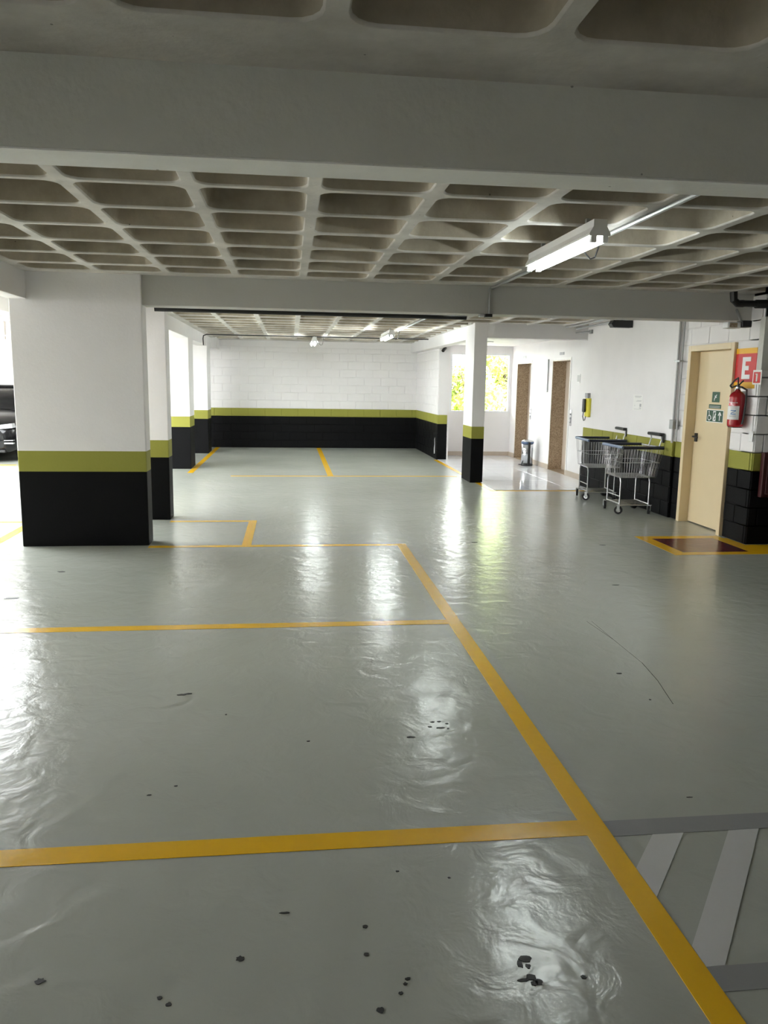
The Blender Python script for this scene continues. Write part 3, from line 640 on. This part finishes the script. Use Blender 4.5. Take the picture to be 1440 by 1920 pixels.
# ---- shopping carts (handle on the wall side)
def make_cart():
    root = empty('shopping_cart')
    # local axes: +x towards the wall, y along the wall; origin on the floor below the basket centre
    tx0, tx1, ty0, ty1, zt = -.26, .26, -.33, .33, .85
    bx0, bx1, by0, by1, zb = -.235, .215, -.26, .26, .47
    bask = empty('basket'); bask.parent = root
    def wires(name, segs, r, mat='chrome'):
        bm = bmesh.new()
        for s in segs: b_tube(bm, s, r, 5, False)
        o = fin(bm, name, mat, bask); return o
    def lp(a, b, t): return a+(b-a)*t
    n = 14
    wires('side_wires', [[(lp(bx0, bx1, k/n), by0, zb), (lp(tx0, tx1, k/n), ty0, zt)] for k in range(n+1)], .0018)['kind'] = 'stuff'
    wires('side_wires', [[(lp(bx0, bx1, k/n), by1, zb), (lp(tx0, tx1, k/n), ty1, zt)] for k in range(n+1)], .0018)['kind'] = 'stuff'
    wires('end_wires', [[(bx0, lp(by0, by1, k/n), zb), (tx0, lp(ty0, ty1, k/n), zt)] for k in range(n+1)], .0018)['kind'] = 'stuff'
    wires('end_wires', [[(bx1, lp(by0, by1, k/n), zb), (tx1, lp(ty0, ty1, k/n), zt)] for k in range(n+1)], .0018)['kind'] = 'stuff'
    wires('bottom_wires', [[(lp(bx0, bx1, k/n), by0, zb), (lp(bx0, bx1, k/n), by1, zb)] for k in range(n+1)]+[[(bx0, lp(by0, by1, k/10), zb), (bx1, lp(by0, by1, k/10), zb)] for k in range(11)], .0018)['kind'] = 'stuff'
    for t in (0, .5):
        z = lp(zb, zt, t); q = [(lp(bx0, tx0, t), lp(by0, ty0, t), z), (lp(bx1, tx1, t), lp(by0, ty0, t), z), (lp(bx1, tx1, t), lp(by1, ty1, t), z), (lp(bx0, tx0, t), lp(by1, ty1, t), z)]
        wires('hoop', [q+[q[0]]], .0042)
    def rail(name, a, b, mat, r=.014):
        bm = bmesh.new(); b_tube(bm, [a, b], r, 8); fin(bm, name, mat, root)
    rail('rim_bar', (tx0, ty0, zt), (tx1, ty0, zt), 'navy', .021); rail('rim_bar', (tx0, ty1, zt), (tx1, ty1, zt), 'navy', .018); rail('rim_bar', (tx0, ty0, zt), (tx0, ty1, zt), 'blue', .019); rail('rim_bar', (tx1, ty0, zt), (tx1, ty1, zt), 'chrome', .009)
    # handle: two raised arms with a dark grip
    for y in (-.24, .06):
        bm = bmesh.new(); b_tube(bm, [(tx1-.02, y, zt), (tx1+.01, y, zt+.10), (tx1+.0, y, zt+.155)], .008, 6); fin(bm, 'handle_arm', 'chrome', root)
    box('grip', tx1-.04, tx1+.035, -.27, .09, zt+.14, zt+.178, 'black', root, .010)
    box('grip_bracket', tx1+.005, tx1+.03, -.275, -.25, zt+.06, zt+.15, 'black', root, .004)
    # inverted U leg frames
    for x in (-.215, .165):
        bm = bmesh.new(); ya, yb = -.215, .20
        b_tube(bm, [(x, ya, .10), (x, ya, .41), (x, ya+.02, .45), (x, ya+.05, .465), (x, yb-.05, .465), (x, yb-.02, .45), (x, yb, .41), (x, yb, .10)], .0105, 8); fin(bm, 'leg_frame', 'chrome', root)
        rail('cross_bar', (x, ya, .13), (x, yb, .13), 'chrome', .009)
    rail('side_bar', (-.24, -.215, .115), (.21, -.215, .115), 'chrome', .010); rail('side_bar', (-.24, .20, .115), (.21, .20, .115), 'chrome', .010)
    for k in range(4):
        y = -.13+k*.09; rail('rack_bar', (-.23, y, .125), (.19, y, .125), 'chrome', .005)
    rail('rack_hoop', (-.215, -.215, .225), (-.215, .20, .225), 'chrome', .007)
    for (x, y) in ((-.235, -.235), (.165, -.235), (-.235, .22), (.165, .22)):
        wv = empty('caster'); wv.parent = root; wv.location = (x, y, .055); wv.rotation_euler = (0, 0, math.radians(random.choice((20, 60, -30, 75))))
        bm = bmesh.new(); b_tube(bm, [(0, -.014, 0), (0, .014, 0)], .052, 16); fin(bm, 'tyre', 'rubber', wv)
        bm = bmesh.new(); b_tube(bm, [(0, -.0155, 0), (0, .0155, 0)], .028, 12); fin(bm, 'hub', 'steel', wv)
        bm = bmesh.new(); b_box(bm, -.016, .016, -.022, -.017, -.01, .06); b_box(bm, -.016, .016, .017, .022, -.01, .06); b_box(bm, -.02, .02, -.022, .022, .056, .066); fin(bm, 'fork', 'gmetal', wv)
    return root
cart = make_cart(); cart.location = (4.355, 9.63, .003); cart.rotation_euler = (0, 0, math.radians(-1))
tag(cart, 'wire shopping cart nearer the fire door, with dark rim bars', 'shopping cart', 'shopping carts along the right wall')
c2 = copy_tree(cart); c2.location = (4.40, 10.80, .003); c2.rotation_euler = (0, 0, math.radians(-5)); c2['label'] = 'wire shopping cart farther back, nearer the wall phone'

# ---- black car in the yard
car = tag(empty('car', (-6.0, 15.42, 0)), 'black car half hidden behind the wide pillar at the left edge', 'car')
def loft(name, secs, mat, parent, caps=True):
    bm = bmesh.new(); R = [[bm.verts.new(p) for p in s] for s in secs]; n = len(R[0])
    for A, B in zip(R, R[1:]):
        for k in range(n): bm.faces.new((A[k], A[(k+1) % n], B[(k+1) % n], B[k]))
    if caps: bm.faces.new(R[0]); bm.faces.new(R[-1])
    o = fin(bm, name, mat, parent)
    for p in o.data.polygons: p.use_smooth = len(p.vertices) == 4
    return o
def bsec(y, hw, zlo, zsh, ztop): # lower body section
    h = []
    for (fx_, z) in ((.80, zlo), (.97, zlo+.06), (1.0, (zlo+zsh)/2), (.985, zsh-.06), (.93, zsh), (.55, ztop), (0.0, ztop+.015)): h.append((fx_*hw, y, z))
    return h+[(-x, y, z) for (x, y, z) in reversed(h[:-1])]
loft('body', [bsec(0.0, .70, .24, .60, .66), bsec(.06, .80, .19, .66, .72), bsec(.30, .88, .18, .75, .82), bsec(.8, .905, .18, .83, .90), bsec(1.35, .91, .18, .90, .97), bsec(2.4, .91, .18, .93, .98), bsec(3.5, .905, .18, .95, 1.0), bsec(4.1, .88, .20, .95, 1.0), bsec(4.38, .80, .26, .88, .94), bsec(4.45, .70, .32, .80, .86)], 'carpaint', car)
def csec(y, hw, z0, z1): return [(hw, y, z0), (hw*.80, y, z1-.04), (hw*.66, y, z1), (-hw*.66, y, z1), (-hw*.80, y, z1-.04), (-hw, y, z0)]
loft('windows', [csec(1.25, .84, .92, .96), csec(1.75, .85, .93, 1.25), csec(2.15, .85, .93, 1.40), csec(3.1, .85, .94, 1.42), csec(3.6, .84, .95, 1.28), csec(4.05, .80, .95, 1.0)], 'carglass', car)
loft('roof', [[(x*1.01, y, z+.008) for (x, y, z) in s[1:5]] for s in (csec(2.12, .85, .93, 1.40), csec(2.6, .85, .93, 1.425), csec(3.15, .85, .94, 1.42))], 'carpaint', car)
for s in (-1, 1):
    poly('headlight', [(s*.48, .62), (s*.86, .66), (s*.84, .74), (s*.62, .71)], .02, .20, 'lens', car, 'y')
    box('fog_strip', min(s*.5, s*.86), max(s*.5, s*.86), .005, .10, .36, .385, 'chrome', car); box('fog_strip', min(s*.5, s*.86), max(s*.5, s*.86), .0, .10, .42, .432, 'chrome', car)
    mr = box('mirror', min(s*.90, s*1.08), max(s*.90, s*1.08), 1.45, 1.60, .95, 1.08, 'carpaint', car, .03)
    box('pillar_strip', s*.87-.01, s*.87+.01, 1.2, 4.0, .925, .945, 'chrome', car)
    for y in (.80, 3.55):
        wq = empty('wheel'); wq.parent = car; wq.location = (s*.82, y, .315)
        bm = bmesh.new(); b_tube(bm, [(-.1, 0, 0), (.1, 0, 0)], .312, 24); fin(bm, 'tyre', 'rubber', wq)
        bm = bmesh.new(); b_tube(bm, [(-.105, 0, 0), (.105, 0, 0)], .20, 16); fin(bm, 'rim', 'steel', wq)
box('grille', -.42, .42, -.012, .05, .42, .60, 'black', car, .01); box('number_plate', -.26, .26, -.022, -.01, .30, .40, 'paper', car); box('grille_bar', -.44, .44, -.02, .02, .60, .62, 'chrome', car); box('bumper_lip', -.72, .72, -.015, .10, .20, .25, 'black', car, .01)

# ---- railing above the yard wall
rl = tag(empty('railing', (-7.0, Y_B-.03, 2.45)), 'white metal railing on top of the yard wall behind the car', 'railing')
box('top_rail', -1.9, 3.6, -.02, .02, .62, .66, 'white', rl); box('bottom_rail', -1.9, 3.6, -.02, .02, .06, .09, 'white', rl)
for k in range(46): box('bar', -1.88+k*.12, -1.865+k*.12, -.008, .008, 0, .62, 'base', rl)

# ---- outside: ground and trees beyond the lobby window
struct(box('ground', -60, 60, -40, 80, -.35, -.16, 'ground'), 'pale paving outside the building')
def tree(x, y, h, r, seed, lab, nleaf=5200):
    rd = random.Random(seed); t = tag(empty('tree', (x, y, -.16)), lab, 'tree', 'trees beyond the lobby window')
    bm = bmesh.new(); b_tube(bm, [(0, 0, 0), (.06, .03, h*.35), (-.04, .05, h*.6), (.0, 0, h*.85)], [.12, .09, .06, .03], 8)
    for k in range(5):
        a = k*1.3+rd.random(); z = h*(.3+.09*k); b_tube(bm, [(0, 0, z), (.5*r*math.cos(a), .5*r*math.sin(a), z+.25*h)], [.04, .015], 5)
    fin(bm, 'trunk', 'bark', t)
    bm = bmesh.new(); blobs = [(rd.uniform(-.6, .6)*r, rd.uniform(-.6, .6)*r, h*rd.uniform(.35, .9), r*rd.uniform(.35, .6)) for _ in range(12)]
    for _ in range(nleaf):
        bx_, by_, bz_, br_ = rd.choice(blobs); d = Vector((rd.gauss(0, 1), rd.gauss(0, 1), rd.gauss(0, 1))).normalized()*br_*rd.random()**.4
        p = Vector((bx_, by_, bz_))+d; u = Vector((rd.gauss(0, 1), rd.gauss(0, 1), rd.gauss(0, 1))).normalized(); v = u.orthogonal().normalized(); s = rd.uniform(.05, .10)
        bm.faces.new([bm.verts.new(p+u*s), bm.verts.new(p+v*s*.5), bm.verts.new(p-u*s), bm.verts.new(p-v*s*.5)])
    fin(bm, 'crown', 'leaf', t)
tree(4.7, 20.9, 2.5, 1.0, 1, 'small leafy tree just outside the lobby window')
tree(6.6, 23.9, 3.2, 1.3, 5, 'leafy shrub tree right behind the small one')
tree(3.9, 24.9, 2.4, 1.1, 6, 'low leafy tree at the left side of the window view')
tree(7.7, 27.6, 4.0, 1.5, 2, 'taller leafy tree behind at the right of the window')
tree(4.2, 28.6, 3.0, 1.3, 3, 'bushy tree seen left of the slim column')
tree(9.9, 33.0, 6.0, 2.4, 4, 'large tree farthest out beyond the window')
